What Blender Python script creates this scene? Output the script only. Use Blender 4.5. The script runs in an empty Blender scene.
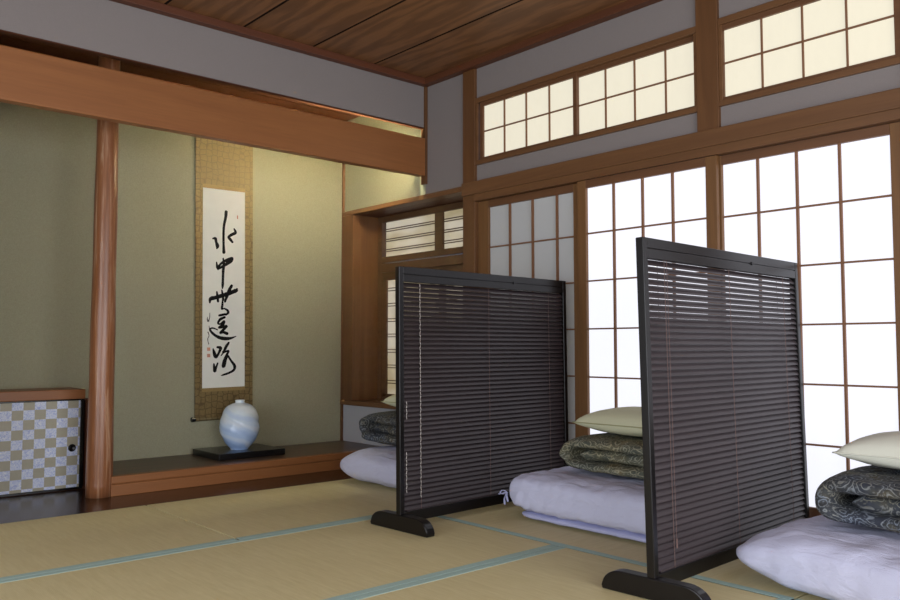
import bpy, bmesh, math, random
from mathutils import Vector, Matrix, noise
SC = bpy.context.scene
COL = SC.collection
PI = math.pi

# ------------------------------------------------------------------ helpers
def lin(c):
    out = []
    for v in c:
        v /= 255.0
        out.append(v / 12.92 if v <= 0.04045 else ((v + 0.055) / 1.055) ** 2.4)
    return (out[0], out[1], out[2], 1.0)

class MB:
    """collects shapes, then links them as one mesh object"""
    def __init__(self):
        self.bm = bmesh.new()
    def box(self, x0, x1, y0, y1, z0, z1, M=None):
        vs = [Vector((x, y, z)) for x in (x0, x1) for y in (y0, y1) for z in (z0, z1)]
        if M: vs = [M @ v for v in vs]
        v = [self.bm.verts.new(p) for p in vs]
        for f in ((0, 1, 3, 2), (4, 6, 7, 5), (0, 4, 5, 1), (2, 3, 7, 6), (0, 2, 6, 4), (1, 5, 7, 3)):
            self.bm.faces.new([v[i] for i in f])
        return self
    def prism(self, pts, a, b, axis='x'):
        """polygon pts (2-D) pushed from a to b along axis"""
        def P(p, t):
            return {'x': (t, p[0], p[1]), 'y': (p[0], t, p[1]), 'z': (p[0], p[1], t)}[axis]
        A = [self.bm.verts.new(P(p, a)) for p in pts]
        B_ = [self.bm.verts.new(P(p, b)) for p in pts]
        n = len(pts)
        self.bm.faces.new(A); self.bm.faces.new(B_[::-1])
        for i in range(n):
            self.bm.faces.new((A[i], B_[i], B_[(i + 1) % n], A[(i + 1) % n]))
        return self
    def lathe(self, prof, n=48, fn=None, cap=True):
        rings = []
        for (r, z) in prof:
            ring = []
            for k in range(n):
                a = 2 * PI * k / n
                rr = r if fn is None else fn(r, z, a)
                ring.append(self.bm.verts.new((rr * math.cos(a), rr * math.sin(a), z)))
            rings.append(ring)
        for i in range(len(rings) - 1):
            for k in range(n):
                self.bm.faces.new((rings[i][k], rings[i][(k + 1) % n], rings[i + 1][(k + 1) % n], rings[i + 1][k]))
        if cap:
            self.bm.faces.new(rings[0][::-1]); self.bm.faces.new(rings[-1])
        return self
    def tube(self, pts, r, n=8, cap=True):
        pts = [Vector(p) for p in pts]
        rings = []
        for i, p in enumerate(pts):
            t = (pts[min(i + 1, len(pts) - 1)] - pts[max(i - 1, 0)]).normalized()
            ref = Vector((0, 0, 1)) if abs(t.z) < .9 else Vector((1, 0, 0))
            u = t.cross(ref).normalized(); w = t.cross(u).normalized()
            rr = r[i] if isinstance(r, (list, tuple)) else r
            rings.append([self.bm.verts.new(p + rr * (math.cos(2 * PI * k / n) * u + math.sin(2 * PI * k / n) * w)) for k in range(n)])
        for i in range(len(rings) - 1):
            for k in range(n):
                self.bm.faces.new((rings[i][k], rings[i][(k + 1) % n], rings[i + 1][(k + 1) % n], rings[i + 1][k]))
        if cap:
            self.bm.faces.new(rings[0][::-1]); self.bm.faces.new(rings[-1])
        return self
    def poly(self, pts):
        self.bm.faces.new([self.bm.verts.new(p) for p in pts]); return self
    def build(self, name, mat, parent=None, world=False, bevel=0, smooth=False, subsurf=0, segs=2, keep=False):
        bm = self.bm
        if not keep:
            bmesh.ops.recalc_face_normals(bm, faces=bm.faces)
        off = Vector((0, 0, 0))
        if world and parent is not None:
            p = parent
            while p: off += p.location; p = p.parent
            bmesh.ops.translate(bm, verts=bm.verts, vec=-off)
        me = bpy.data.meshes.new(name); bm.to_mesh(me); bm.free()
        me.materials.append(mat)
        if smooth:
            for f in me.polygons: f.use_smooth = True
        o = bpy.data.objects.new(name, me); COL.objects.link(o)
        if parent is not None: o.parent = parent
        if bevel:
            m = o.modifiers.new('edge', 'BEVEL'); m.width = bevel; m.segments = segs; m.limit_method = 'ANGLE'
        if subsurf:
            m = o.modifiers.new('soft', 'SUBSURF'); m.levels = subsurf; m.render_levels = subsurf
        return o

def tag(o, label=None, cat=None, group=None, kind=None):
    if label: o['label'] = label
    if cat: o['category'] = cat
    if group: o['group'] = group
    if kind: o['kind'] = kind
    return o
def empty(name, loc, rz=0, label=None, cat=None, group=None, kind=None):
    o = bpy.data.objects.new(name, None); COL.objects.link(o)
    o.location = loc; o.rotation_euler = (0, 0, rz); o.empty_display_size = .1
    return tag(o, label, cat, group, kind)
def struct(o, label=None):
    o['kind'] = 'structure'
    if label: o['label'] = label
    return o
def children(o):
    return [c for c in COL.objects if c.parent is o]
def copy_tree(o, parent=None):
    c = o.copy(); COL.objects.link(c)
    if parent is not None: c.parent = parent
    for ch in children(o): copy_tree(ch, c)
    return c

# ------------------------------------------------------------------ materials
class NT:
    def __init__(self, name):
        self.m = bpy.data.materials.new(name); self.m.use_nodes = True
        self.t = self.m.node_tree; self.t.nodes.clear()
        self.out = self.t.nodes.new('ShaderNodeOutputMaterial')
        self.p = self.t.nodes.new('ShaderNodeBsdfPrincipled')
        self.t.links.new(self.p.outputs[0], self.out.inputs[0])
        tc = self.t.nodes.new('ShaderNodeTexCoord')
        self.obj = tc.outputs['Object']
    def n(self, typ, **kw):
        nd = self.t.nodes.new(typ)
        for k, v in kw.items():
            if k in nd.bl_rna.properties: setattr(nd, k, v)
            else: nd.inputs[k.replace('_', ' ')].default_value = v
        return nd
    def link(self, a, b): self.t.links.new(a, b)
    def mapping(self, scale=(1, 1, 1), rot=(0, 0, 0), loc=(0, 0, 0)):
        m = self.t.nodes.new('ShaderNodeMapping')
        m.inputs['Scale'].default_value = scale; m.inputs['Rotation'].default_value = rot; m.inputs['Location'].default_value = loc
        self.link(self.obj, m.inputs[0]); return m.outputs[0]
    def noise(self, vec, scale, detail=4, rough=.5, dist=0.0):
        n = self.n('ShaderNodeTexNoise', Scale=scale, Detail=detail, Roughness=rough, Distortion=dist)
        self.link(vec, n.inputs['Vector']); return n.outputs['Fac']
    def ramp(self, fac, stops, interp='LINEAR'):
        r = self.t.nodes.new('ShaderNodeValToRGB'); e = r.color_ramp.elements
        r.color_ramp.interpolation = interp
        while len(e) < len(stops): e.new(.5)
        for i, (p, c) in enumerate(stops):
            e[i].position = p; e[i].color = c if len(c) == 4 else lin(c)
        self.link(fac, r.inputs[0]); return r.outputs[0]
    def mix(self, fac, a, b, blend='MIX'):
        m = self.t.nodes.new('ShaderNodeMix'); m.data_type = 'RGBA'; m.blend_type = blend
        for val, s in ((fac, m.inputs[0]), (a, m.inputs[6]), (b, m.inputs[7])):
            if hasattr(val, 'links'): self.link(val, s)
            else: s.default_value = val
        return m.outputs[2]
    def math(self, op, a, b=0.0):
        m = self.t.nodes.new('ShaderNodeMath'); m.operation = op
        for val, s in ((a, m.inputs[0]), (b, m.inputs[1])):
            if hasattr(val, 'links'): self.link(val, s)
            else: s.default_value = val
        return m.outputs[0]
    def bump(self, h, strength=.3, dist=.002):
        b = self.n('ShaderNodeBump', Strength=strength, Distance=dist)
        self.link(h, b.inputs['Height']); self.link(b.outputs[0], self.p.inputs['Normal'])
    def base(self, c):
        if hasattr(c, 'links'): self.link(c, self.p.inputs['Base Color'])
        else: self.p.inputs['Base Color'].default_value = c if len(c) == 4 else lin(c)
    def rough(self, r, spec=.5):
        self.p.inputs['Roughness'].default_value = r
        self.p.inputs['Specular IOR Level'].default_value = spec

def plain(name, c, rough=.6, spec=.4):
    k = NT(name); k.base(c); k.rough(rough, spec); return k.m

def wood(name, dark, light, axis, rough=.4, spec=.45, fine=110, fig=7, figd=2.5):
    """straight-grained wood, grain running along axis"""
    k = NT(name)
    sc = {'x': (.05, 1, 1), 'y': (1, .05, 1), 'z': (1, 1, .05)}[axis]
    v = k.mapping(sc)
    f1 = k.noise(v, fig, 5, .6, figd)
    f2 = k.noise(v, fine, 3, .6, .2)
    f3 = k.noise(k.mapping((.6, .6, .6)), 2.2, 2)
    c = k.ramp(f1, [(.3, dark), (.7, light)])
    c = k.mix(k.math('MULTIPLY', f2, .55), c, lin([a * .72 for a in dark]))
    c = k.mix(k.math('MULTIPLY', f3, .3), c, lin([min(255, a * 1.12) for a in light]))
    k.base(c); k.rough(rough, spec); k.bump(f2, .15, .001)
    return k.m

def plaster(name, c, c2, sc=260, bump=.35):
    k = NT(name)
    v = k.mapping()
    f = k.noise(v, sc, 3, .7); g = k.noise(v, 3.0, 3, .5)
    col = k.mix(f, lin(c), lin(c2))
    col = k.mix(k.math('MULTIPLY', g, .25), col, lin([a * .86 for a in c]))
    k.base(col); k.rough(.92, .15); k.bump(f, bump, .002)
    return k.m

def weave(name, c, c2, sc=420):
    """cloth-like sand wall with faint woven ticks"""
    k = NT(name)
    f = k.noise(k.mapping((1, 1, .25)), sc * .6, 2, .7); h = k.noise(k.mapping((.3, .3, 1)), sc * .6, 2, .7)
    g = k.noise(k.mapping(), 2.0, 2)
    s = k.math('MULTIPLY', k.math('ADD', f, h), .5)
    col = k.ramp(s, [(.35, c2), (.62, c)])
    k.base(col); k.rough(.9, .15); k.bump(s, .3, .0015)
    return k.m

def paper(name, c, emit=None, strength=0.0, mottled=.06, blotch=None):
    """washi paper of a window; lit through by the daylight behind it"""
    k = NT(name)
    f = k.noise(k.mapping((1, 1, .35)), 26, 5, .65, .6)
    col = k.mix(k.math('MULTIPLY', f, mottled * 4), lin(c), lin([a * .93 for a in c]))
    k.base(col); k.rough(.85, .1)
    if emit:
        e = k.mix(k.math('MULTIPLY', f, mottled * 4), lin(emit), lin([a * .9 for a in emit]))
        if blotch:
            g = k.noise(k.mapping((1, .6, 1.6), loc=(0, .4, .3)), 3.2, 2, .5)
            e = k.mix(k.ramp(g, [(.42, (0, 0, 0, 1)), (.62, (1, 1, 1, 1))]), e, lin(blotch))
        k.link(e, k.p.inputs['Emission Color']); k.p.inputs['Emission Strength'].default_value = strength
    return k.m

M = {}
M['beam'] = wood('reddish beam wood', (138, 86, 48), (158, 102, 58), 'x', .42, fig=6)
M['trim_x'] = wood('trim wood along x', (120, 72, 42), (150, 94, 56), 'x', .45)
M['trim_y'] = wood('trim wood along y', (100, 67, 41), (126, 88, 55), 'y', .45)
M['trim_z'] = wood('post wood', (94, 62, 36), (118, 80, 48), 'z', .45)
M['dark_trim_x'] = wood('dark trim along x', (84, 46, 30), (108, 62, 40), 'x', .5)
M['dark_trim_y'] = wood('dark trim along y', (84, 48, 30), (108, 64, 40), 'y', .5)
M['bay_wood'] = wood('bay window wood', (84, 58, 36), (108, 78, 50), 'y', .5)
M['sash'] = wood('window sash wood', (94, 61, 38), (118, 80, 51), 'y', .5)
M['sash_z'] = wood('window stile wood', (108, 74, 42), (132, 93, 55), 'z', .5)
M['lattice'] = plain('lattice wood', (128, 90, 64), .6)
M['log'] = None
M['matte_dark'] = plain('matte dark wood', (74, 44, 30), .95, .05)
M['joint'] = plain('dark joint', (26, 18, 14), .9, .1)
M['plaster'] = plaster('grey lilac plaster', (148, 140, 138), (128, 121, 119))
M['plaster_pale'] = plaster('pale plaster', (186, 186, 192), (168, 168, 172))
M['alcove'] = weave('olive sand wall', (168, 166, 141), (152, 150, 126), 620)
M['white_wall'] = plain('plain wall', (180, 174, 164), .9, .1)
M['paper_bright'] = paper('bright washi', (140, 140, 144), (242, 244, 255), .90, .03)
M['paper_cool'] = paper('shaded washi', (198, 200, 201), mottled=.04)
M['paper_cream'] = paper('cream washi', (165, 156, 130), (237, 232, 214), 0.75, .08)
M['paper_bay'] = paper('bay washi', (165, 158, 138), (226, 216, 198), 0.48, .06, (176, 158, 118))
M['screen'] = None
M['black'] = plain('black lacquer', (14, 13, 14), .25, .5)
M['ink'] = plain('ink', (16, 15, 16), .7, .1)
M['ink_thin'] = plain('thin ink', (86, 84, 80), .8, .1)
M['seal'] = plain('seal red', (206, 150, 130), .8, .1)
M['cord'] = plain('pale cord', (196, 190, 184), .8, .1)
M['tape'] = plain('ladder cord', (112, 92, 88), .8, .1)
M['dark_metal'] = plain('dark catch', (26, 24, 26), .4)

k = NT('alcove log')          # polished log with pale ripple marks along it
v = k.mapping((1, 1, .045)); f = k.noise(v, 42, 4, .7, .6); g = k.noise(k.mapping((1, 1, .25)), 7, 3)
c = k.ramp(f, [(.38, (132, 84, 53)), (.55, (154, 102, 67)), (.72, (198, 160, 130))])
c = k.mix(k.math('MULTIPLY', g, .45), c, lin((114, 68, 44)))
k.base(c); k.rough(.28, .5); k.bump(f, .35, .003); M['log'] = k.m

k = NT('ceiling board')       # flame-figured cedar, grain along y
v = k.mapping((1, .16, 1)); w = k.n('ShaderNodeTexWave', Scale=3.0, Distortion=14.0, Detail=4.0, Detail_Scale=1.6, Detail_Roughness=.6)
w.bands_direction = 'X'; k.link(v, w.inputs['Vector'])
f = k.noise(k.mapping((1, .05, 1)), 120, 3)
c = k.ramp(w.outputs['Fac'], [(.1, (114, 80, 50)), (.9, (142, 100, 64))])
c = k.mix(k.math('MULTIPLY', f, .5), c, lin((92, 52, 32)))
k.base(c); k.rough(.5, .35); M['ceiling'] = k.m

k = NT('dark polished board')
v = k.mapping((.05, 1, 1)); f = k.noise(v, 12, 5, .6, 1.5); h = k.noise(v, 90, 3)
c = k.ramp(f, [(.3, (46, 30, 22)), (.7, (74, 48, 34))])
k.base(k.mix(k.math('MULTIPLY', h, .4), c, lin((36, 24, 18)))); k.rough(.22, .45); M['floorboard'] = k.m

k = NT('alcove floor board')
v = k.mapping((.06, 1, 1)); f = k.noise(v, 10, 5, .6, 2.5)
k.base(k.ramp(f, [(.3, (62, 46, 34)), (.7, (92, 70, 52))])); k.rough(.35, .45); M['alcove_floor'] = k.m

k = NT('tatami rush')         # fine rush ribs across the mat, faint bands and fading
w = k.n('ShaderNodeTexWave', Scale=62.0, Distortion=.6, Detail=1.0); w.bands_direction = 'X'
k.link(k.obj, w.inputs['Vector'])
f = k.noise(k.mapping((1, .09, 1)), 90, 3, .6); g = k.noise(k.mapping((1, 1, 1)), 2.6, 3); s = k.noise(k.mapping((.05, 1, 1)), 60, 2)
c = k.ramp(f, [(.3, (216, 202, 150)), (.7, (234, 222, 176))])
c = k.mix(k.math('MULTIPLY', w.outputs['Fac'], .28), c, lin((192, 180, 138)))
c = k.mix(k.math('MULTIPLY', s, .3), c, lin((208, 198, 156)))
c = k.mix(k.math('MULTIPLY', g, .35), c, lin((218, 202, 152)))
k.base(c); k.rough(.62, .3); k.bump(w.outputs['Fac'], .25, .0012); M['tatami'] = k.m

k = NT('mat border cloth')
f = k.noise(k.obj, 300, 2)
k.base(k.mix(f, lin((158, 188, 182)), lin((184, 208, 200)))); k.rough(.8, .2); M['heri'] = k.m

k = NT('screen frame paint')
f = k.noise(k.mapping((.06, 1, 1)), 60, 3)
k.base(k.mix(f, lin((12, 9, 9)), lin((20, 16, 16)))); k.rough(.28, .4); M['screen'] = k.m
k = NT('blind slat paint')
f = k.noise(k.mapping((.05, 1, 1)), 40, 3)
k.base(k.mix(f, lin((46, 38, 40)), lin((68, 58, 61)))); k.rough(.4, .5); M['slat'] = k.m

k = NT('white cotton cover')
f = k.noise(k.mapping(), 420, 2); g = k.noise(k.mapping((1, .35, 1), rot=(0, 0, .5)), 13, 4, .55, 1.2)
k.base((206, 208, 234)); k.rough(.9, .15)
k.bump(k.math('ADD', k.math('MULTIPLY', f, .15), g), .7, .02); M['cotton'] = k.m
k = NT('lavender sheet')
g = k.noise(k.mapping((1, .4, 1)), 15, 4, .55, 1.0)
k.base((182, 185, 220)); k.rough(.9, .15); k.bump(g, .3, .01); M['sheet'] = k.m
k = NT('pillow linen')
f = k.noise(k.mapping(), 500, 2); g = k.noise(k.mapping(), 9, 4, .5, .8)
k.base(k.mix(f, lin((214, 213, 182)), lin((202, 202, 172)))); k.rough(.9, .15)
k.bump(k.math('ADD', k.math('MULTIPLY', f, .2), g), .25, .01); M['pillow'] = k.m
k = NT('cream pillow cotton')
f = k.noise(k.mapping(), 500, 2); g = k.noise(k.mapping(), 9, 4, .5, .8)
k.base(k.mix(f, lin((216, 216, 202)), lin((206, 206, 192)))); k.rough(.9, .15)
k.bump(k.math('ADD', k.math('MULTIPLY', f, .2), g), .25, .01); M['pillow_cream'] = k.m
M['piping'] = plain('pillow seam', (168, 166, 130), .9, .1)

def quilt_cloth(name, ground_stops, pale_stops):
    k = NT(name)              # cotton print of small pale-outlined scrolls
    v = k.mapping()
    n1 = k.n('ShaderNodeTexNoise', Scale=9.0, Detail=2.0); k.link(v, n1.inputs['Vector'])
    wv = k.t.nodes.new('ShaderNodeVectorMath'); wv.operation = 'MULTIPLY_ADD'
    k.link(n1.outputs['Color'], wv.inputs[0]); wv.inputs[1].default_value = (.09, .09, .09); k.link(v, wv.inputs[2])
    vo = k.n('ShaderNodeTexVoronoi', Scale=19.0); k.link(wv.outputs[0], vo.inputs['Vector'])
    rings = k.math('FRACT', k.math('MULTIPLY', vo.outputs['Distance'], 3.6))
    line = k.ramp(rings, [(.0, (0, 0, 0, 1)), (.52, (0, 0, 0, 1)), (.64, (1, 1, 1, 1)), (.74, (1, 1, 1, 1)), (.86, (0, 0, 0, 1))])
    small = k.n('ShaderNodeTexVoronoi', Scale=95.0); k.link(wv.outputs[0], small.inputs['Vector'])
    dots = k.ramp(small.outputs['Distance'], [(.2, (1, 1, 1, 1)), (.45, (0, 0, 0, 1))])
    ground = k.mix(k.math('MULTIPLY', k.ramp(vo.outputs['Color'], [(.3, (0, 0, 0, 1)), (.7, (1, 1, 1, 1))]), .5), k.ramp(k.noise(v, 10, 3), ground_stops), lin(ground_stops[0][1]))
    pale = k.ramp(k.noise(v, 12, 2), pale_stops)
    c = k.mix(k.math('MULTIPLY', line, .62), ground, pale)
    c = k.mix(k.math('MULTIPLY', dots, .34), c, pale)
    k.base(c); k.rough(.85, .2); k.bump(k.noise(v, 13, 3, .5), .8, .025)
    return k.m
M['quilt'] = quilt_cloth('paisley quilt', [(.35, (54, 58, 68)), (.5, (66, 68, 68)), (.66, (84, 78, 64))], [(.35, (138, 148, 162)), (.65, (152, 148, 130))])
M['quilt_olive'] = quilt_cloth('olive paisley quilt', [(.35, (84, 88, 80)), (.5, (98, 98, 82)), (.66, (118, 110, 84))], [(.35, (176, 178, 164)), (.65, (192, 184, 152))])

k = NT('gold brocade')        # hexagon net woven over mottled gold brown
v = k.mapping((1, 0, 1))
vo = k.n('ShaderNodeTexVoronoi', Scale=25.0, Randomness=.45); vo.feature = 'DISTANCE_TO_EDGE'; k.link(v, vo.inputs['Vector'])
net = k.ramp(vo.outputs['Distance'], [(.04, (1, 1, 1, 1)), (.10, (0, 0, 0, 1))])
f = k.noise(v, 70, 3, .7); g = k.noise(v, 12, 3)
c = k.ramp(f, [(.3, (102, 86, 52)), (.7, (138, 120, 80))])
c = k.mix(k.math('MULTIPLY', net, .75), c, lin((70, 56, 32)))
c = k.mix(k.math('MULTIPLY', g, .3), c, lin((104, 84, 46)))
k.base(c); k.rough(.6, .35); M['brocade'] = k.m
k = NT('edge brocade'); f = k.noise(k.mapping(), 90, 3)
k.base(k.mix(f, lin((132, 110, 66)), lin((154, 132, 88)))); k.rough(.6, .3); M['brocade_edge'] = k.m
k = NT('scroll paper'); f = k.noise(k.mapping(), 14, 4)
k.base(k.mix(f, lin((246, 247, 240)), lin((234, 236, 228)))); k.rough(.85, .15); M['scroll_paper'] = k.m

k = NT('celadon glaze')       # white at the shoulder to pale blue, with slanting blue bands
sx = k.t.nodes.new('ShaderNodeSeparateXYZ'); k.link(k.obj, sx.inputs[0])
ang = k.math('ARCTAN2', sx.outputs[1], sx.outputs[0])
sp = k.math('ADD', k.math('MULTIPLY', ang, 2.0), k.math('MULTIPLY', sx.outputs[2], 62.0))
nz = k.noise(k.obj, 9, 3)
sp = k.math('SINE', k.math('ADD', sp, k.math('MULTIPLY', nz, 3.5)))
hgt = k.ramp(k.math('MULTIPLY', sx.outputs[2], 3.3), [(.0, (158, 188, 234)), (.35, (190, 212, 242)), (.75, (222, 234, 242)), (1., (230, 238, 242))])
c = k.mix(k.ramp(sp, [(.3, (0, 0, 0, 1)), (1.0, (.45, .45, .45, 1))]), hgt, lin((238, 243, 248)))
c = k.mix(k.ramp(k.math('MULTIPLY', sp, -1.0), [(.3, (0, 0, 0, 1)), (1.0, (.32, .32, .32, 1))]), c, lin((140, 172, 224)))
k.base(c); k.rough(.16, .5); M['glaze'] = k.m

k = NT('chequered door paper')  # beige ground, silvery blue printed squares on alternate cells
sx = k.t.nodes.new('ShaderNodeSeparateXYZ'); k.link(k.obj, sx.inputs[0])
cx = k.math('FLOOR', k.math('DIVIDE', sx.outputs[0], .057))
cz = k.math('FLOOR', k.math('DIVIDE', sx.outputs[2], .053))
par = k.math('FLOORED_MODULO', k.math('ADD', cx, cz), 2.0)
fl = k.noise(k.obj, 95, 3, .7, 1.5)
sq = k.ramp(fl, [(.36, (158, 174, 226)), (.5, (210, 219, 244)), (.64, (236, 240, 250))])
gd = k.mix(k.noise(k.obj, 40, 2), lin((176, 171, 152)), lin((164, 158, 138)))
k.base(k.mix(par, sq, gd)); k.rough(.4, .5); M['chequer'] = k.m

# ------------------------------------------------------------------ room (metres; x right along the alcove, y towards it)
W, D, BACK = 3.48, 4.153, 5.12
XL, YF = -1.7, -1.7          # far side walls, behind the camera
ZC = 2.585                   # ceiling
ALC = 2.51                   # alcove ceiling

struct(MB().box(XL - .1, W + .1, YF - .1, 4.153, -.2, -.05).build('floor', M['floorboard']))

# ceiling: boards along y with dark joints
mb = MB()
joints = [3.015 - .451 * i for i in range(-1, 12)]
for a, b in zip(joints[1:], joints[:-1]):
    x0, x1 = max(a, XL) + .008, min(b, W) - .008
    if x1 - x0 > .02: mb.box(x0, x1, YF, 4.2, ZC, ZC + .012)
cl = struct(mb.build('ceiling', M['ceiling']))
MB().box(XL - .1, W + .3, YF - .1, 4.25, ZC + .016, ZC + .06).build('backing', M['joint'], cl)
mb = MB()
for a in joints: mb.box(a - .009, a + .009, YF, 4.2, ZC + .001, ZC + .016)
mb.build('joint_strip', M['joint'], cl)
struct(MB().box(XL, W - .05, D - .055, D - .004, ZC - .042, ZC).build('trim_1', M['dark_trim_x'], bevel=.003), 'brown ceiling moulding above the plaster band over the alcove')
struct(MB().box(W - .055, W, YF, D - .004, ZC - .042, ZC).build('trim_2', M['dark_trim_y'], bevel=.003), 'brown ceiling moulding above the small high windows')

# plaster band hung over the alcove, its rail, lintel beam and corner stud
struct(MB().box(XL, W - .018, D, D + .03, 2.268, ZC).build('wall_upper', M['plaster']), 'grey plaster band between ceiling and alcove gap')
struct(MB().box(XL, W - .018, D - .003, D + .033, 2.260, 2.268).build('trim_3', M['matte_dark'], bevel=.002), 'thin brown rail along the foot of the plaster band')
struct(MB().box(XL, W - .022, D - .025, D + .035, 1.936, 2.190).build('trim_4', M['beam'], bevel=.006), 'broad reddish wooden lintel beam across the alcove front')
struct(MB().box(W - .018, W, D - .02, D + .03, 1.885, ZC - .042).build('trim_5', M['trim_z'], bevel=.002), 'slim wooden corner stud at the end of the lintel beam')

# alcove
struct(MB().box(XL, W + .08, BACK, BACK + .1, -.1, ALC + .1).build('wall_back', M['alcove']), 'olive sand-coated back wall of the alcove')
struct(MB().box(W, W + .08, D, BACK, 1.815, ALC + .1).build('wall_alcove_right', M['alcove']), 'olive sand wall over the bay window')
struct(MB().box(.76, .84, D + .03, BACK, 0, ALC).build('wall_alcove_left', M['alcove']))  # unseen; set close in to shade the left bay
struct(MB().box(XL, .84, D + .035, D + .07, 0, ALC).build('wall_alcove_shade', M['plaster']))  # unseen wall, added to keep side daylight off the left bay
mb = MB()
for i in range(5): mb.box(.84, W, D + .03 + .19 * i, D + .03 + .19 * i + .186, ALC, ALC + .02)
struct(mb.build('ceiling_alcove', M['matte_dark']), 'dark board ceiling inside the alcove')
struct(MB().box(.84, W, BACK - .045, BACK, ALC - .05, ALC).build('trim_6', M['trim_x'], bevel=.002), 'pale wooden ceiling moulding at the top of the alcove back wall')
struct(MB().box(W - .016, W, BACK - .016, BACK, .105, ALC - .05).build('trim_7', M['trim_z']), 'thin wooden corner strip at the back of the alcove')
struct(MB().box(XL, W, D, BACK, -.06, 0).build('floor_alcove_board', M['floorboard'], bevel=.002), 'dark polished board in front of the raised alcove floor')
struct(MB().box(1.585, W, 4.56, BACK, .02, .105).build('floor_alcove', M['alcove_floor']), 'raised brown wooden alcove floor under the vase')
mb = MB().box(1.585, W, 4.50, 4.56, .068, .106).box(1.585, W, 4.507, 4.56, .062, .068).box(1.585, W, 4.503, 4.56, 0, .062)
struct(mb.build('trim_8', M['beam'], bevel=.003), 'reddish wooden front sill of the raised alcove floor')

# round alcove post
post = empty('alcove_post', (1.543, 4.565, 0), 0)
prof = [(.054 + .014 * (1 - z / 2.5) + .0012 * math.sin(z * 9), z) for z in [i * 2.5 / 40 for i in range(41)]]
post_o = MB().lathe(prof, 40, lambda r, z, a: r * (1 + .012 * noise.noise(Vector((math.cos(a) * 2, math.sin(a) * 2, z * 1.3))))).build('alcove_post', M['log'], smooth=True)
post_o.location = (1.543, 4.565, 0)
bpy.data.objects.remove(post); post_o.name = 'alcove_post'
tag(post_o, 'round polished reddish wooden post rising between cupboard and alcove', 'post')

# ------------------------------------------------------------------ bay window beside the alcove
XB = 3.735
struct(MB().box(W, W + .08, 3.70, BACK, -.05, .372).build('wall_bay', M['plaster_pale']), 'pale plaster strip under the bay window shelf')
struct(MB().box(W - .022, XB + .06, 3.765, BACK, .372, .405).build('trim_9', M['trim_y'], bevel=.003), 'brown wooden shelf at the foot of the bay window')
struct(MB().box(W - .012, W + .06, BACK - .14, BACK, .405, 1.782).build('trim_10', M['trim_z'], bevel=.002), 'wooden jamb at the alcove corner of the bay')
struct(MB().box(W + .06, XB + .08, BACK - .12, BACK - .05, .405, 1.80).build('wall_bay_end', M['trim_z']), 'brown board closing the end of the bay')
struct(MB().box(W - .016, W + .07, 3.765, BACK, 1.782, 1.815).build('trim_11', M['trim_y'], bevel=.003), 'wooden rail across the top of the bay')
struct(MB().box(W + .07, XB + .08, 3.70, BACK, 1.785, 1.82).build('ceiling_bay', M['dark_trim_y']), 'dark board ceiling of the bay')
struct(MB().box(W + .03, XB + .08, 3.62, 3.70, .372, 1.80).build('wall_bay_near', M['trim_z']))

def pane(name, mat, x, y0, y1, z0, z1, parent):
    return MB().box(x, x + .002, y0, y1, z0, z1).build(name, mat, parent, world=True)

bay = struct(empty('window_1', (XB, 4.4, .405)), 'bay window with paired horizontal bars beside the alcove')
mb = MB()
mb.box(XB - .02, XB + .03, BACK - .17, BACK - .12, .405, 1.785)           # jamb
mb.box(XB - .02, XB + .03, 3.70, 4.95, 1.742, 1.785)                      # head
mb.box(XB - .02, XB + .03, 3.70, 4.95, 1.435, 1.478).box(XB - .03, XB + .03, 3.70, 4.95, 1.36, 1.425)
mb.box(XB - .012, XB + .03, 4.26, 4.345, 1.478, 1.742)
mb.box(XB - .012, XB + .03, 4.24, 4.30, .43, 1.32).box(XB - .012, XB + .03, 3.70, 4.95, 1.30, 1.36)
mb.box(XB - .012, XB + .03, 3.70, 4.95, .405, .45)
mb.box(XB - .012, XB + .03, 4.905, 4.95, .43, 1.32)
mb.build('frame', M['bay_wood'], bay, world=True, bevel=.002)
mb = MB()
for z in (1.688, 1.672, 1.612, 1.596, 1.535, 1.519): mb.box(XB - .006, XB + .004, 3.72, 4.93, z - .003, z + .003)
for i in range(7):
    for dz in (0, .02): mb.box(XB - .006, XB + .004, 3.72, 4.92, 1.22 - .115 * i + dz - .003, 1.22 - .115 * i + dz + .003)
mb.build('bars', M['bay_wood'], bay, world=True)
pane('paper', M['paper_bay'], XB + .006, 3.72, 4.93, 1.478, 1.742, bay)
pane('paper', M['paper_bay'], XB + .006, 3.72, 4.93, .44, 1.31, bay)

# ------------------------------------------------------------------ right wall
mb = MB()
mb.box(W, W + .08, YF, D, 2.352, ZC)                                       # above the small windows
mb.box(W, W + .08, 3.66, D, 1.815, 2.352)                                  # beside the corner post
mb.box(W, W + .08, YF, 3.66, 1.80, 1.93)                                   # under the small windows
mb.box(W, W + .08, YF, 1.165, 1.745, 2.36).box(W, W + .08, YF, -.72, 0, 1.745)
struct(mb.build('wall_right', M['plaster']), 'grey plaster wall around the small high windows')
# posts
struct(MB().box(W - .02, W + .06, 3.655, 3.765, 0, ZC - .042).build('trim_12', M['trim_z'], bevel=.003), 'square wooden post between bay and sliding doors')
struct(MB().box(W - .02, W + .06, 1.987, 2.102, 1.815, ZC - .042).build('trim_13', M['trim_z'], bevel=.003), 'short square wooden post between the two high windows')
struct(MB().box(W - .02, W + .06, 1.06, 1.165, 0, ZC - .042).build('trim_14', M['trim_z'], bevel=.003), 'square wooden post at the end of the sliding doors')
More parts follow.
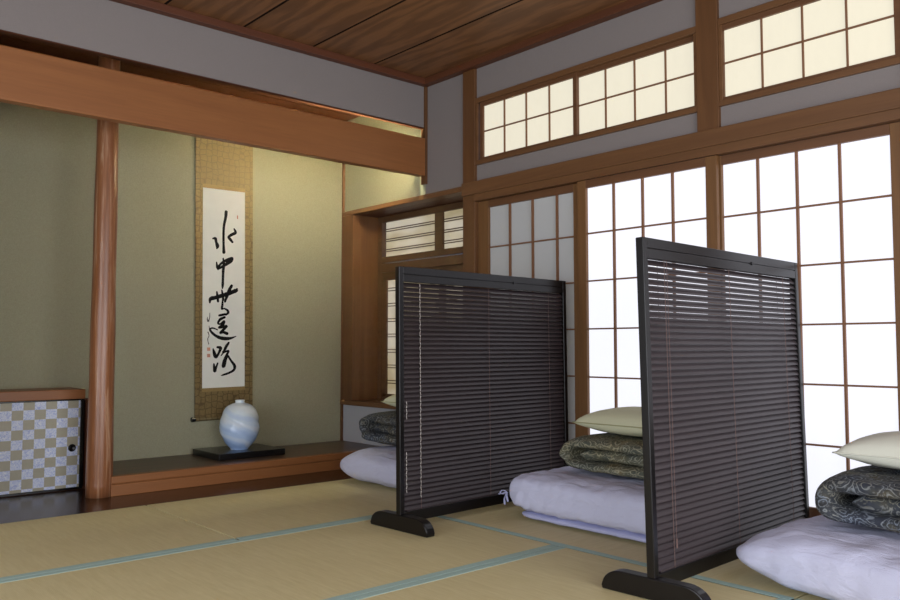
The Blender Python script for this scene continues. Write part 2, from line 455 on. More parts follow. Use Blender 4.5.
# long rail and door head
struct(MB().box(W - .036, W + .02, YF, 3.762, 1.745, 1.826).build('trim_15', M['trim_y'], bevel=.004), 'long wooden rail above the sliding doors')
struct(MB().box(W - .031, W + .09, -.72, 3.655, 1.702, 1.745).build('trim_16', M['trim_y'], bevel=.002), 'grooved wooden door head under the long rail')
struct(MB().box(W - .031, W + .09, -.72, 3.655, -.05, .004).build('trim_17', M['trim_y'], bevel=.002), 'wooden threshold of the sliding doors')
struct(MB().box(W + .07, W + .12, 2.87, 3.7, 0, 1.75).build('wall_outer', M['white_wall']))

# small high windows
def high_window(idx, y0, y1, sashes, label):
    r = struct(empty('window_%d' % idx, (W, (y0 + y1) / 2, 1.93)), label)
    mb = MB().box(W - .016, W + .06, y0, y1, 2.32, 2.352).box(W - .016, W + .06, y0, y1, 1.93, 1.957)
    mb.box(W - .012, W + .06, y0, y0 + .018, 1.957, 2.32).box(W - .012, W + .06, y1 - .018, y1, 1.957, 2.32)
    mb.build('frame', M['trim_y'], r, world=True, bevel=.002)
    for (a, b, dx) in sashes:
        x = W - .006 + dx
        mb = MB().box(x, x + .02, a, b, 2.294, 2.32).box(x, x + .02, a, b, 1.957, 1.972)
        mb.box(x, x + .02, a, a + .026, 1.972, 2.294).box(x, x + .02, b - .026, b, 1.972, 2.294)
        s = mb.build('sash', M['sash'], r, world=True, bevel=.0015)
        mb = MB(); w = b - a - .052
        for i in (1, 2, 3): mb.box(x + .004, x + .014, a + .026 + w * i / 4 - .0035, a + .026 + w * i / 4 + .0035, 1.972, 2.294)
        mb.box(x + .003, x + .013, a + .026, b - .026, 2.130, 2.137)
        mb.build('lattice', M['lattice'], s, world=True)
        pane('paper', M['paper_cream'], x + .015, a + .02, b - .02, 1.966, 2.30, s)
high_window(2, 2.102, 3.655, [(2.852, 3.622, .0), (2.085, 2.886, .018)], 'high cream paper window of two sashes near the alcove')
high_window(3, 1.165, 1.987, [(1.19, 1.992, .0)], 'high cream paper window of one sash past the short post')

# sliding paper doors
def shoji(idx, y0, y1, x, st, cols, mat, label):
    r = struct(empty('door_%d' % idx, (x, (y0 + y1) / 2, 0)), label)
    mb = MB()
    mb.box(x, x + .025, y0, y0 + st, .004, 1.70).box(x, x + .025, y1 - st, y1, .004, 1.70)
    mb.build('stile', M['sash_z'], r, world=True, bevel=.002)
    MB().box(x, x + .025, y0 + st, y1 - st, 1.657, 1.70).box(x, x + .025, y0 + st, y1 - st, .004, .118).build('rail', M['sash'], r, world=True, bevel=.002)
    mb = MB()
    for y in cols: mb.box(x + .004, x + .018, y - .005, y + .005, .118, 1.657)
    for i in range(5):
        z = 1.409 - .2565 * i
        mb.box(x + .005, x + .017, y0 + st, y1 - st, z - .004, z + .004)
    mb.build('lattice', M['lattice'], r, world=True)
    pane('paper', mat, x + .019, y0 + st * .6, y1 - st * .6, .11, 1.664, r)
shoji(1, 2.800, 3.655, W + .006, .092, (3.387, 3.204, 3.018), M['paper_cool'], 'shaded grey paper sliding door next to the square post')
shoji(2, 2.002, 2.838, W - .024, .058, (2.602, 2.422, 2.246), M['paper_bright'], 'bright paper sliding door in the middle, standing in the front track')
shoji(3, 1.178, 2.066, W + .006, .072, (1.818, 1.638, 1.453), M['paper_bright'], 'bright paper sliding door at the end, beside the last post')

shoji(4, .17, 1.058, W - .024, .058, (.836, .615, .393), M['paper_bright'], 'unseen bright paper door added for light past the last post')  # unseen glowing door, added to light the near screen and mattress
shoji(5, -.70, .20, W + .006, .058, (.47, .25, -.47), M['paper_bright'], 'unseen bright paper door added for light farthest along the wall')  # second added door out of view, glowing for the same purpose
# walls behind the camera, with open glazed sides that let daylight in
mb = MB().box(XL - .1, XL, YF, BACK, 1.9, ZC).box(XL - .1, XL, 3.3, BACK, 0, 1.9).box(XL - .1, XL, YF, -1.3, 0, 1.9)
struct(mb.build('wall_left', M['plaster']))
mb = MB().box(XL, W, YF - .1, YF, 1.9, ZC).box(XL, -1.0, YF - .1, YF, 0, 1.9).box(2.9, W, YF - .1, YF, 0, 1.9)
struct(mb.build('wall_front', M['plaster']))

# ------------------------------------------------------------------ tatami mats
def mat(L, Wd, cx, cy, rz, label, borders=(1, 1)):
    r = empty('tatami_mat', (cx, cy, -.05), rz, label, 'tatami mat', 'tatami mats on the floor')
    MB().box(-L / 2 + .005, L / 2 - .005, -Wd / 2 + .001, Wd / 2 - .001, 0, .05).build('rush_cover', M['tatami'], r)
    for s, on in zip((-1, 1), borders):
        if on:
            y0, y1 = sorted((s * Wd / 2 - s * .001, s * (Wd / 2 - .037)))
            MB().box(-L / 2 + .005, L / 2 - .005, y0, y1, .0, .0512).build('border', M['heri'], r, bevel=.001)
T, LONG = .9525, 1.905
R1, R2, R3 = D - .5 * .998, 2.678, 1.7235
mat(1.85, .998, 1.635 - .925, R1, 0, 'tatami mat lying against the alcove board, in front of the chequered cupboard', (1, 0))
mat(W - .031 - 1.635, .998, (1.635 + W - .031) / 2, R1, 0, 'tatami mat lying against the alcove board, below the vase', (1, 0))
mat(1.85, .998, 1.635 - 1.5 * 1.85, R1, 0, 'tatami mat in the alcove row, against the far side wall', (1, 0))
mat(LONG, T, 2.55 - LONG / 2, R2, 0, 'tatami mat in the open middle floor, reaching the foot of the screen with beaded cords')
mat(LONG, T, 2.55 - 1.5 * LONG, R2, 0, 'tatami mat in the middle row, out towards the far side wall')
mat(LONG, T, 2.55 - LONG / 2, R3, 0, 'tatami mat under the near foot of the screen with bright chinks')
mat(LONG, T, 2.55 - 1.5 * LONG, R3, 0, 'tatami mat in the third row, out towards the far side wall')
mat(LONG, T, 2.55 - LONG / 2, R3 - T, 0, 'tatami mat in the row nearest the viewer')
cw = W - .031 - 2.55
mat(LONG, cw, 2.55 + cw / 2, 3.154 - LONG / 2, PI / 2, 'tatami mat lengthwise along the paper doors, under the middle bedding pile')
mat(LONG, cw, 2.55 + cw / 2, 3.154 - 1.5 * LONG, PI / 2, 'tatami mat lengthwise along the paper doors, under the thick tapered mattress')

# ------------------------------------------------------------------ cupboard with chequered sliding door
cb = empty('alcove_cupboard', (.86, 4.86, 0), 0, 'low alcove cupboard with a chequered sliding door under a wooden top', 'cupboard')
MB().box(.845, 1.548, 4.835, BACK - .004, .508, .562).build('counter_top', M['beam'], cb, world=True, bevel=.004)
mb = MB().box(.845, 1.572, 4.872, 4.90, .0, .012).box(.845, 1.572, 4.866, 4.90, .498, .508).box(1.560, 1.585, 4.85, BACK - .01, 0, .505).box(.845, 1.56, BACK - .03, BACK - .006, 0, .505)
mb.build('carcass', M['dark_trim_x'], cb, world=True)
dr = MB().box(.855 - 1.178, 1.530 - 1.178, 0, .018, -.017, .474).build('sliding_door', M['chequer'], cb)
dr.location = (1.178 - .86, 4.862 - 4.86, .032)
fr = MB().box(1.530, 1.548, 4.856, 4.884, .003, .507).box(.855, 1.53, 4.856, 4.884, .003, .016).box(.855, 1.53, 4.856, 4.884, .4985, .5075)
fr.build('door_frame', M['black'], dr, world=True, bevel=.002)
h = MB().lathe([(.0, 0), (.019, 0), (.021, .003), (.017, .006), (.013, .0045), (.0, .003)], 28, cap=False).build('finger_pull', M['black'], dr, smooth=True)
h.rotation_euler = (PI / 2, 0, 0); h.location = (1.489 - 1.178, 0, .235 - .032)

# ------------------------------------------------------------------ hanging scroll
OX, OZ, SY = 2.525, .33, BACK - .012
sc = empty('hanging_scroll', (OX, SY, OZ), 0, 'hanging scroll of bold black calligraphy in gold brown brocade', 'scroll')
sc.rotation_euler = (0, math.radians(-.8), 0)
def curved(x0, x1, z0, z1, y, name, mat, parent, t=.0015):
    return MB().box(x0, x1, y - t, y, z0, z1).build(name, mat, parent)
mt = curved(-.206, .210, .0, 2.10, 0, 'mount', M['brocade'], sc, .002)
curved(-.206, -.190, .0, 2.10, -.002, 'edge_strip', M['brocade'], mt, .0005)
curved(.194, .210, .0, 2.10, -.002, 'edge_strip', M['brocade'], mt, .0005)
pp = curved(-.155, .150, .2, 1.53, -.0022, 'paper_panel', M['scroll_paper'], sc, .001)
curved(-.157, .152, 1.53, 1.556, -.002, 'paper_border', M['brocade_edge'], sc, .0008)
curved(-.157, .152, .176, .2, -.002, 'paper_border', M['brocade_edge'], sc, .0008)
rl = MB().tube([(-.206, 0, 0), (.210, 0, 0)], .013, 16).build('roller', M['brocade'], sc, smooth=True)
rl.location = (0, -.004, 0)
for s in (-1, 1):
    MB().tube([(s * .204 + .002, 0, 0), (s * .232 + .002, 0, 0)], .0155, 16).build('roller_knob', M['black'], rl, bevel=.002)
MB().tube([(-.206, 0, 2.10), (.210, 0, 2.10)], .009, 12).build('top_rod', M['brocade'], sc, smooth=True)
MB().tube([(-.13, -.002, 2.107), (0, -.002, 2.165), (.13, -.002, 2.107)], .003, 6).build('hanging_cord', M['brocade_edge'], sc)
STROKES= [[(0.0108, 1.3816, 0.0199), (0.0067, 1.3415, 0.0169), (-0.005, 1.2849, 0.0148), (-0.0082, 1.2213, 0.0148), (-0.0072, 1.1581, 0.0148), (-0.0053, 1.1069, 0.0197)], [(-0.0851, 1.1935, 0.0078), (-0.0669, 1.1948, 0.0177), (-0.0601, 1.1702, 0.0157), (-0.0517, 1.1472, 0.0216), (-0.055, 1.1297, 0.0098)], [(0.0693, 1.2712, 0.008), (0.0797, 1.2465, 0.017), (0.0514, 1.2299, 0.0159), (0.03, 1.2124, 0.0159), (0.0412, 1.1973, 0.0169), (0.0566, 1.1801, 0.0139)], [(-0.0094, 1.0633, 0.0099), (-0.0051, 1.0241, 0.0158), (-0.0092, 0.9844, 0.0167), (-0.0107, 0.9529, 0.0148), (-0.0115, 0.9214, 0.0147), (-0.013, 0.882, 0.0147), (-0.0155, 0.8623, 0.0079)], [(-0.0571, 1.0354, 0.0078), (-0.0528, 1.0058, 0.0157), (-0.0469, 0.9889, 0.0098)], [(-0.0512, 0.9997, 0.0118), (-0.0177, 1.0352, 0.0138), (0.0245, 1.0573, 0.0178), (0.0552, 1.071, 0.0139), (0.0484, 1.0507, 0.0179), (0.0161, 1.0291, 0.0178), (-0.0261, 1.0033, 0.0138), (-0.047, 0.992, 0.0098)], [(-0.1041, 0.7654, 0.0097), (-0.0985, 0.7896, 0.0213), (-0.0671, 0.7982, 0.0214), (-0.0254, 0.811, 0.0215), (0.0167, 0.824, 0.0236), (0.0507, 0.8369, 0.0218), (0.085, 0.8522, 0.0238), (0.0918, 0.8636, 0.0099)], [(-0.0548, 0.8376, 0.0098), (-0.0505, 0.8103, 0.0156), (-0.0462, 0.7753, 0.0137)], [(-0.0188, 0.8505, 0.0078), (-0.0129, 0.8192, 0.0157), (-0.0085, 0.7864, 0.0137)], [(0.0523, 0.8828, 0.0158), (0.0353, 0.8522, 0.0197), (0.0184, 0.8122, 0.0177), (0.0041, 0.7741, 0.0118)], [(-0.0127, 0.7839, 0.0098), (-0.0151, 0.7486, 0.0137), (-0.0184, 0.725, 0.0117), (0.0001, 0.7269, 0.0078), (0.0212, 0.7154, 0.0138), (0.0272, 0.6998, 0.0157), (0.0103, 0.6846, 0.0098)], [(-0.0375, 0.6801, 0.0117), (-0.0082, 0.686, 0.0147), (0.0128, 0.6917, 0.0079)], [(0.0019, 0.6688, 0.0137), (-0.0291, 0.6545, 0.0156), (-0.0457, 0.6294, 0.0117), (-0.029, 0.6232, 0.0098), (-0.0022, 0.6406, 0.0157), (-0.0147, 0.6155, 0.0176), (-0.0414, 0.5982, 0.0097), (-0.008, 0.6037, 0.0156), (0.019, 0.6093, 0.0118), (-0.0121, 0.5803, 0.0156), (-0.0296, 0.5631, 0.0117), (-0.0079, 0.5685, 0.0137), (0.0191, 0.5591, 0.0176)], [(-0.0481, 0.5842, 0.0058), (-0.0813, 0.5958, 0.0087), (-0.1026, 0.5881, 0.0116), (-0.091, 0.5687, 0.0135), (-0.062, 0.5453, 0.0155), (-0.0245, 0.5295, 0.0195), (0.0176, 0.5253, 0.0196), (0.0515, 0.529, 0.0128), (0.0857, 0.5407, 0.004)], [(-0.0799, 0.4575, 0.0077), (-0.0716, 0.4303, 0.0194), (-0.0615, 0.4053, 0.0194), (-0.0475, 0.4159, 0.0146), (-0.0359, 0.4374, 0.0146), (-0.0268, 0.4621, 0.0195), (-0.0493, 0.4687, 0.0117)], [(-0.0738, 0.3568, 0.0097), (-0.0686, 0.3126, 0.0193), (-0.0604, 0.3294, 0.0145), (-0.0473, 0.3615, 0.0097)], [(0.032, 0.4974, 0.0118), (0.0135, 0.4717, 0.0176), (0.0009, 0.4484, 0.0137), (-0.0142, 0.4354, 0.0058)], [(-0.0225, 0.4122, 0.0058), (-0.0032, 0.4329, 0.0098), (0.0305, 0.4425, 0.0118), (0.0179, 0.4169, 0.0137), (0.0028, 0.3898, 0.0137), (-0.0072, 0.3589, 0.0156), (-0.0113, 0.338, 0.0117), (0.0029, 0.343, 0.0117), (0.0129, 0.3818, 0.0098), (0.0263, 0.4112, 0.0098)], [(0.0289, 0.4064, 0.0117), (0.0519, 0.373, 0.0128), (0.075, 0.3409, 0.0177), (0.0691, 0.3135, 0.0147), (0.0351, 0.2951, 0.0127), (-0.007, 0.2833, 0.0097), (-0.022, 0.2792, 0.0039)]]
SIGN= [[(-0.1039, 0.6964, 0.0039), (-0.1054, 0.6616, 0.0058), (-0.1143, 0.6445, 0.0058), (-0.1218, 0.6691, 0.0039)], [(-0.1242, 0.6575, 0.0039), (-0.1176, 0.6383, 0.0048), (-0.1078, 0.6422, 0.0039)], [(-0.1093, 0.6112, 0.0039), (-0.1059, 0.5881, 0.0058)], [(-0.119, 0.5703, 0.0039), (-0.109, 0.5456, 0.0048), (-0.1188, 0.5225, 0.0048), (-0.1105, 0.4915, 0.0039)], [(-0.114, 0.5699, 0.0039), (-0.109, 0.5467, 0.0048), (-0.1171, 0.5236, 0.0048), (-0.1129, 0.4889, 0.0039)]]
SEALS= [[(-0.1111, 0.4565, 0.025)], [(-0.111, 0.4141, 0.025)], [(0.0942, 1.3535, 0.014)]]
def catmull(P, n=7):
    out = []
    for i in range(len(P) - 1):
        p0, p1, p2, p3 = P[max(i - 1, 0)], P[i], P[i + 1], P[min(i + 2, len(P) - 1)]
        for j in range(n):
            t = j / n
            out.append(tuple(.5 * (2 * b + (c - a) * t + (2 * a - 5 * b + 4 * c - d) * t * t + (3 * b - a - 3 * c + d) * t ** 3) for a, b, c, d in zip(p0, p1, p2, p3)))
    out.append(P[-1]); return out
def brush(strokes, name, mat, parent, y, gain=1.0):
    mb = MB(); rnd = random.Random(4); lay = 0
    for S in strokes:
        P = catmull(S); pv = None
        for i, (x, z, w) in enumerate(P):
            w = max(w, .002) * gain * (1 + .10 * noise.noise(Vector((x * 90, z * 90, 1.7))))
            a = P[max(i - 1, 0)]; b = P[min(i + 1, len(P) - 1)]
            d = Vector((b[0] - a[0], b[1] - a[1])); d = d.normalized() if d.length > 1e-7 else Vector((1, 0))
            n_ = Vector((-d.y, d.x)) * w / 2
            yy = y - lay * 1e-6
            L, R = (x + n_.x, yy, z + n_.y), (x - n_.x, yy, z - n_.y)
            if pv: mb.poly([pv[0], L, R, pv[1]])
            if i in (0, len(P) - 1):
                mb.poly([(x + w * .5 * math.cos(q * PI / 6), yy - 1e-6, z + w * .5 * math.sin(q * PI / 6)) for q in range(12)])
            pv = (L, R); lay += 1
    return mb.build(name, mat, parent, keep=True)
for a, b in ((0, 3), (3, 6), (6, 11), (11, 14), (14, 19)): brush(STROKES[a:b], 'ink_lettering', M['ink'], pp, -.0036, 1.22)
for S in SIGN: brush([S], 'signature_lettering', M['ink_thin'], pp, -.0036)
for [(x, z, w)] in SEALS:
    hw = .011 if w > .02 else .004; hh = .011 if w > .02 else .012
    MB().box(x - hw, x + hw, -.0042, -.0034, z - hh, z + hh).build('seal', M['seal'], pp)

# ------------------------------------------------------------------ vase on its lacquer board
vb = MB().box(-.228, .228, -.19, .19, 0, .04).build('display_board', M['black'], bevel=.003)
vb.location = (2.520, 4.878, .105)
tag(vb, 'flat black lacquer board under the pale blue vase', 'display board')
vp = [(.0, .0), (.050, .0), (.056, .003), (.062, .012), (.091, .045), (.111, .086), (.121, .12), (.1235, .15), (.120, .185), (.112, .218), (.101, .249), (.078, .276), (.05, .290), (.033, .295), (.029, .300), (.030, .309), (.0325, .313), (.028, .313), (.025, .305), (.024, .29), (.0, .285)]
def swirl(r, z, a):
    e = max(0, math.sin(PI * min(1, max(0, (z - .01) / .27))))
    ph = 3 * a + z * 40 + .8 * math.sin(a)
    return r * (1 + .022 * e * math.sin(ph) * (1 if z < .28 else 0)) + (.0035 * e * max(0, math.sin(ph * 2 + 1)) if z < .28 else 0)
def dense(prof, n):
    out = []
    for i in range(len(prof) - 1):
        p0, p1, p2, p3 = prof[max(i - 1, 0)], prof[i], prof[i + 1], prof[min(i + 2, len(prof) - 1)]
        for j in range(n):
            t = j / n
            out.append(tuple(max(0.0004 if k_ == 0 else 0, .5 * (2 * b + (c - a) * t + (2 * a - 5 * b + 4 * c - d) * t * t + (3 * b - a - 3 * c + d) * t ** 3)) for k_, (a, b, c, d) in enumerate(zip(p0, p1, p2, p3))))
    out.append((.0004, prof[-1][1])); return out
va = MB().lathe(dense(vp, 5), 72, swirl).build('vase', M['glaze'], smooth=True)
va.location = (2.510, 4.855, .145)
tag(va, 'round pale blue and white glazed vase with slanting swirls and tiny neck', 'vase')

# ------------------------------------------------------------------ louvred standing screens
SL, SH = 1.198, 1.157
def make_screen(label):
    r = empty('standing_screen', (0, 0, 0), 0, label, 'screen', 'louvred standing screens between the bedding')
    f = M['screen']
    for x0 in (0, SL - .026):
        MB().box(x0, x0 + .026, -.0145, .0145, .0, SH).build('side_post', f, r, bevel=.0025)
    MB().box(.026, SL - .026, -.0135, .0135, SH - .033, SH).box(.026, SL - .026, -.0135, .0135, SH - .068, SH - .0355).box(.026, SL - .026, -.009, .009, SH - .036, SH - .032).build('top_rail', f, r, bevel=.0015)
    MB().box(.026, SL - .026, -.0135, .0135, .030, .077).build('bottom_rail', f, r, bevel=.002)
    pts = [(-.188, 0), (-.188, .012)]
    for i in range(9):
        a = PI - i * PI / 16
        pts.append((-.188 + .075 + .075 * math.cos(a), .012 + .056 * math.sin(a)))
    pts += [(-y, z) for (y, z) in pts[::-1]]
    pts = [(y - .002, z) for (y, z) in pts]
    for x0 in (-.006, SL - .040):
        MB().prism(pts, x0, x0 + .046, 'x').build('foot', f, r, bevel=.004)
    # slats
    n = 47; z0, z1 = .094, SH - .080; w = .0300; th = math.radians(49.5)
    mb = MB(); x0, x1 = .029, SL - .029
    rnd = random.Random(9)
    for i in range(n):
        zc = z0 + (z1 - z0) * i / (n - 1)
        t_ = th + rnd.uniform(-.012, .012) + (-.05 if i > n - 10 else 0)
        prof = []
        for j in range(5):
            s = (j / 4 - .5); cr = .0026 * (1 - 4 * s * s)
            y, z = s * w * math.cos(t_) - cr * math.sin(t_), s * w * math.sin(t_) + cr * math.cos(t_)
            prof.append((y, zc + z))
        prof2 = [(y + .0006 * math.sin(t_), z - .0008 * math.cos(t_)) for (y, z) in prof]
        mb.prism(prof + prof2[::-1], x0, x1, 'x')
    mb.build('blind_slats', M['slat'], r, smooth=False)
    for x in (.125, .58, 1.045):
        mb = MB()
        for s in (-1, 1):
            mb.tube([(x, s * .0132, .078), (x, s * .0132, SH - .068)], .0011, 6)
        mb.build('ladder_cord', M['tape'], r)
    MB().box(.044, SL - .044, -.010, .010, .0775, .084).build('blind_bottom_bar', M['slat'], r)
    MB().lathe([(.0001, 0), (.0065, 0), (.0065, .004), (.0001, .004)], 16).build('catch', M['dark_metal'], r)
    c = children(r)[-1]; c.rotation_euler = (PI / 2, 0, 0); c.location = (.77, -.0135, SH - .034)
    return r
s1 = make_screen('dark louvred screen hung with pale beaded cords, the one nearer the alcove')
s2 = copy_tree(s1)
s1.location = (2.232, 2.846, .0015); s1.rotation_euler.z = math.radians(2.6)
s2.location = (2.226, 1.542, .0015); s2.rotation_euler.z = math.radians(2.6)
s2['label'] = 'dark louvred screen with bright chinks between its top slats, the one farther from the alcove'
def beaded(x, z0, z1, parent):
    mb = MB()
    n = int((z1 - z0) / .016)
    for i in range(n):
        za = z0 + (z1 - z0) * i / n
        o = .0016 if i % 2 else -.0016
        mb.tube([(x - o, -.0185, za), (x + o, -.0185, za + .0125)], .0013, 6)
    return mb.build('pull_cord', M['cord'], parent)
def lean(r, deg):             # the louvred panel leans back a little on its feet
    a = -math.radians(deg)
    for c in children(r):
        if not c.name.startswith('foot'):
            c.rotation_euler.x += a
            c.location = Matrix.Rotation(a, 3, 'X') @ c.location
beaded(.119, .13, SH - .072, s1); beaded(.034, .16, .34, s1); beaded(.036, .48, .56, s1)
for (x, z0, z1) in ((.136, .17, SH - .07),):
    MB().tube([(x, -.0165, z0), (x, -.0165, z1)], .0009, 6).tube([(x, -.0165, z0 - .03), (x, -.0165, z0)], .003, 8).build('pull_cord', M['tape'], s2)

lean(s1, .7); lean(s2, 1.4)
# ------------------------------------------------------------------ bedding
def puff(sx, sy, sz, pxy, pz, n, disp=None, taper=None):
    """rounded stuffed block sx*sy*sz, base at z = 0"""
    bm = bmesh.new()
    bmesh.ops.create_cube(bm, size=2)
    bmesh.ops.subdivide_edges(bm, edges=bm.edges, cuts=n, use_grid_fill=True)
    for v in bm.verts:
        x, y, z = v.co
        m = (abs(x) ** pxy + abs(y) ** pxy) ** (1 / pxy)
        q = (m ** pz + abs(z) ** pz) ** (1 / pz)
        mx = max(abs(x), abs(y), abs(z))
        s = mx / q if q else 0
        # flatten: xy rounded on its own, then the edge in z
        v.co = Vector((x * s * sx / 2, y * s * sy / 2, z * s * sz / 2 + sz / 2))
    if taper:                 # the end towards +y thins out to a soft edge
        dist, mn, zt, cx = taper
        for v in bm.verts:
            t = min(1, max(0, (sy / 2 - v.co.y) / dist) + cx * max(0, v.co.x + sx / 2)); g = mn + (1 - mn) * math.sin(t * PI / 2) ** .8
            v.co.z = zt + (v.co.z - zt) * g
    if disp:
        bm.normal_update()
        mv = [(v, disp(v.co.copy(), v.normal.copy())) for v in bm.verts]
        for v, d in mv:
            v.co += d; v.co.z = max(v.co.z, .003)
    mb = MB(); mb.bm.free(); mb.bm = bm
    return mb

def wrinkle(seed, amp, sc, stretch=(1, 1, 1), pleat=0):
    def f(co, nm):
        p = Vector((co.x * stretch[0], co.y * stretch[1], co.z * stretch[2])) * sc + Vector((seed, seed * 1.7, -seed))
        a = noise.noise(p) + .5 * noise.noise(p * 2.3) + .3 * (1 - 2 * abs(noise.noise(p * 1.4 + Vector((9, 2, 4)))))
        k_ = 1.0 if co.z > .015 else .1
        if pleat:             # soft gathers running down the folded front
            a += pleat * max(0, min(1, (-co.x - .12) * 6)) * math.sin(co.y * 85 + 5 * co.z / .1 + 3 * noise.noise(Vector((co.y * 5, co.z * 6, seed)))) * (.5 + noise.noise(Vector((co.y * 4, 2.2, co.z * 3))))
        return nm * amp * a * k_
    return f

def pillow(label, group):
    L, Wd, H = .36, .52, .125
    r = empty('pillow', (0, 0, 0), 0, label, 'pillow', group)
    bm = bmesh.new(); N = 28; top, bot = {}, {}
    def P(u, v, s):
        e = (max(0, 1 - abs(u) ** 2.6) * max(0, 1 - abs(v) ** 2.6)) ** .45
        pinch = 1 - .07 * (1 - abs(v) ** 2) * abs(u) ** 6
        pinch2 = 1 - .06 * (1 - abs(u) ** 2) * abs(v) ** 6
        w_ = .004 * noise.noise(Vector((u * 2.2, v * 2.2, s * 3.1)))
        return Vector((u * L / 2 * pinch, v * Wd / 2 * pinch2, H * .42 + s * e * H * (.58 if s > 0 else .42) + w_ * (e > .05)))
    for s, dct in ((1, top), (-1, bot)):
        for i in range(N + 1):
            for j in range(N + 1):
                u, v = -1 + 2 * i / N, -1 + 2 * j / N
                if s < 0 and (i in (0, N) or j in (0, N)): dct[i, j] = top[i, j]
                else: dct[i, j] = bm.verts.new(P(u, v, s))
        for i in range(N):
            for j in range(N):
                q = [dct[i, j], dct[i + 1, j], dct[i + 1, j + 1], dct[i, j + 1]]
                bm.faces.new(q if s > 0 else q[::-1])
    mb = MB(); mb.bm.free(); mb.bm = bm
    mb.build('pillow_case', M['pillow'], r, smooth=True)
    ring = [P(-1 + 2 * i / N, -1, 1) for i in range(N)] + [P(1, -1 + 2 * i / N, 1) for i in range(N)] + [P(1 - 2 * i / N, 1, 1) for i in range(N)] + [P(-1, 1 - 2 * i / N, 1) for i in range(N + 1)]
    MB().tube(ring, .0028, 6).build('piping', M['piping'], r, smooth=True)
    return r

def quilt(label, group, length, seed, path, th, width):
    """thick cotton quilt folded over itself; path (y, z) is the fold seen from the room"""
    r = empty('folded_quilt', (0, 0, 0), 0, label, 'quilt', group)
    P = catmull(path, 9)
    P = [Vector((0, p[0], p[1])) for p in P]
    mb = MB(); K = 28; rings = []
    tot = len(P)
    for i, p in enumerate(P):
        t = (P[min(i + 1, tot - 1)] - P[max(i - 1, 0)]).normalized()
        nrm = Vector((0, -t.z, t.y))
        ends = min(1.0, .25 + i / 5, .25 + (tot - 1 - i) / 5)
        ring = []
        for k_ in range(K):
            a = 2 * PI * k_ / K
            ca, sa = math.cos(a), math.sin(a)
            ex = math.copysign(abs(ca) ** .55, ca) * width / 2
            ez = math.copysign(abs(sa) ** .75, sa) * th / 2 * ends
            q = p + Vector((ex, 0, 0)) + nrm * ez
            nn = noise.noise(Vector((q.x * 5 + seed, q.y * 6, q.z * 6))) * .013 + noise.noise(Vector((q.x * 13 + seed, q.y * 13, q.z * 15))) * .007
            q += Vector((ca * .8, 0, 0)) * nn * 1.4 + nrm * sa * nn
            q.x += .03 * noise.noise(Vector((i * .09 + seed, 3.3, seed)))
            ring.append(mb.bm.verts.new(q))
        rings.append(ring)
    for i in range(tot - 1):
        for k_ in range(K):
            mb.bm.faces.new((rings[i][k_], rings[i][(k_ + 1) % K], rings[i + 1][(k_ + 1) % K], rings[i + 1][k_]))
    mb.bm.faces.new(rings[0][::-1]); mb.bm.faces.new(rings[-1])
    mb.build('quilted_cover', M['quilt'], r, smooth=True)
    return r

GM, GQ, GP = 'white futon mattresses', 'folded paisley quilts', 'pillows on the quilts'
def mattress(label, loc, size, pxy, pz, seed, rz=0, amp=.006, stretch=(1, .6, 1), taper=None, pleat=0):
    r = empty('futon_mattress', loc, rz, label, 'mattress', GM)
    sx, sy, sz = size
    b = puff(sx, sy, sz, pxy, pz, 64, wrinkle(seed, amp, 9, stretch, pleat), taper).build('cotton_cover', M['cotton'], r, smooth=True)
    return r, b

# middle pile
m2, b2 = mattress('white folded mattress with tied ribbons on a lavender sheet, between the two screens', (3.085, 2.252, 0), (.65, .96, .19), 10, 4.2, 2.3, 0, .006, (1.6, 1.0, .5), (.06, .62, .09, 0), .55)
b2.location.z = .030
lo = puff(.60, .90, .05, 9, 2.6, 30, wrinkle(5.1, .004, 10)).build('under_sheet', M['sheet'], m2, smooth=True)
lo.location = (.005, -.015, 0)
def ribbon(pts, wd=.009):
    mb = MB(); P = [Vector(p) for p in catmull(pts, 5)]
    for a, b in zip(P[:-1], P[1:]):
        u = Vector((.3, .5, .8)).cross(b - a).normalized() * wd / 2
        mb.poly([a + u, b + u, b - u, a - u]); 
    o = mb.build('ribbon_tie', M['sheet'], m2, smooth=True)
    s = o.modifiers.new('cloth', 'SOLIDIFY'); s.thickness = .0015
    return o
K0 = Vector((-.298, .474, .118))
for pts in ([(0, 0, 0), (-.018, .022, .012), (-.03, .034, -.004), (-.016, .02, -.012), (0, 0, 0)],
            [(0, 0, 0), (.004, .016, -.02), (-.004, .02, -.05), (.002, .022, -.085)],
            [(0, 0, 0), (-.02, .03, -.012), (-.03, .05, -.016)],
            [(0, 0, 0), (-.006, -.004, -.03), (-.004, -.012, -.06)]):
    ribbon([tuple(K0 + Vector(p) * .72) for p in pts])
# near pile
m3, b3 = mattress('thick white mattress with a tapered corner, in front of the screen with bright chinks', (2.925, .905, 0), (.85, 1.06, .207), 12, 3.6, 7.7, math.radians(-7), .007, (1, .8, .6), (.26, .1, .108, 2.0))
# alcove pile
m1, b1 = mattress('white mattress end showing beside the alcove sill, behind the screen with beaded cords', (3.085, 3.625, 0), (.68, 1.02, .215), 8, 3.0, 4.4, 0, .005, (1, .8, .7), (.18, .3, .09, .3))

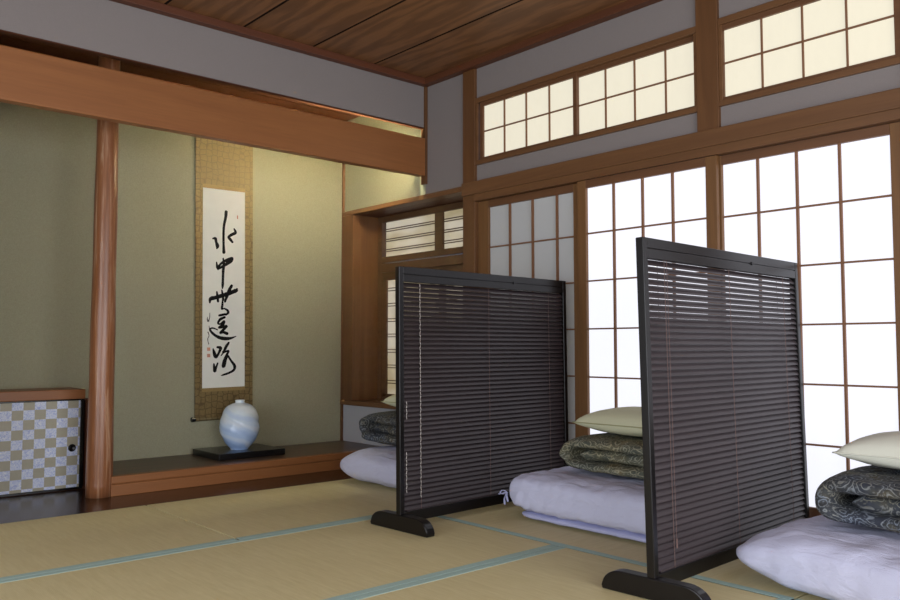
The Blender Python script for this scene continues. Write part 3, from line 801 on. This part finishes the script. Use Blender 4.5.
TH = .078
loop = [(-.62, .040), (-.35, .037), (-.10, .042), (-.045, .066), (-.032, .102), (-.05, .142), (-.10, .160), (-.3, .158), (-.62, .152)]
tongue = [(-.62, .104), (-.35, .1), (-.2, .1), (-.125, .1)]
def pile_quilt(label, loc, seed, rz=0):
    q = quilt(label, GQ, 0, seed, loop, TH, .56)
    t = quilt('x', GQ, 0, seed + 3, tongue, .09, .52)
    c = children(t)[0]; c.parent = q; c.name = 'inner_fold'; bpy.data.objects.remove(t)
    q.location = loc; q.rotation_euler.z = rz
    return q
q2 = pile_quilt('olive paisley quilt folded on the ribboned mattress between the two screens', (3.19, 2.53, .230), 1.3)
q2.scale.z = .81
q3 = pile_quilt('blue-grey paisley quilt rolled on the thick mattress under a cream pillow', (2.975, 1.245, .219), 6.1)
q3.scale.z = .84
for c in children(q2): c.data.materials[0] = M['quilt_olive']
q1 = pile_quilt('paisley quilt end on the mattress beside the alcove sill, below the bay window', (3.17, 4.10, .227), 11.9)
q1.scale.z = .92

p2_ = pillow('pale green pillow on the olive quilt between the two screens', GP)
p2_.location = (3.17, 2.235, .396); p2_.rotation_euler = (0, 0, 0)
p3_ = copy_tree(p2_); p3_['label'] = 'cream pillow on the blue-grey quilt in front of the screen with bright chinks'
p3_.location = (2.985, .955, .393)
c = [q for q in children(p3_) if q.name.startswith('pillow_case')][0]; c.data = c.data.copy(); c.data.materials[0] = M['pillow_cream']
c = [q for q in children(p3_) if q.name.startswith('piping')][0]; c.data = c.data.copy(); c.data.materials[0] = M['pillow_cream']
p1_ = copy_tree(p2_); p1_['label'] = 'pillow corner showing below the bay window, past the screen with beaded cords'
p1_.location = (3.15, 3.70, .420)

# ------------------------------------------------------------------ daylight
def area(name, loc, rot, sx, sy, power, col):
    l = bpy.data.lights.new(name, 'AREA'); l.shape = 'RECTANGLE'; l.size = sx; l.size_y = sy; l.energy = power; l.color = col
    o = bpy.data.objects.new(name, l); COL.objects.link(o); o.location = loc; o.rotation_euler = rot
    return o
# sky light through the open glazed sides behind and beside the viewer
area('daylight_side', (XL - .05, 1.0, .95), (0, -PI / 2, 0), 1.8, 4.4, 90, (.92, .96, 1.0))
area('daylight_rear', (1.0, YF - .05, .95), (PI / 2, 0, 0), 3.8, 1.8, 112, (.97, .98, 1.0))
# lamp fixed behind the lintel beam, washing the alcove wall
struct(MB().box(2.52, 3.42, D + .035, D + .062, 2.04, 2.10).build('lamp_housing', M['white_wall'], bevel=.003), 'lamp housing fixed to the back of the lintel beam')
o = area('tube', (2.97, D + .068, 2.08), (PI / 2, 0, PI), .80, .04, 50, (1.0, .95, .66))
w = bpy.data.worlds.new('sky'); SC.world = w; w.use_nodes = True
bg = w.node_tree.nodes['Background']; bg.inputs[0].default_value = (.6, .72, 1, 1); bg.inputs[1].default_value = .5

# ------------------------------------------------------------------ camera
cam = bpy.data.cameras.new('camera'); co = bpy.data.objects.new('camera', cam); COL.objects.link(co)
cam.sensor_width = 36; cam.lens = 36 * 817 / 900
cam.clip_start = .02
co.location = (0, 0, .8); co.rotation_euler = (math.radians(90 + 3.283), 0, math.radians(-41.68))
SC.camera = co
SC.view_settings.view_transform = 'Standard'; SC.view_settings.look = 'None'
SC.view_settings.exposure = .14; SC.view_settings.gamma = 1; SC.view_settings.use_curve_mapping = False
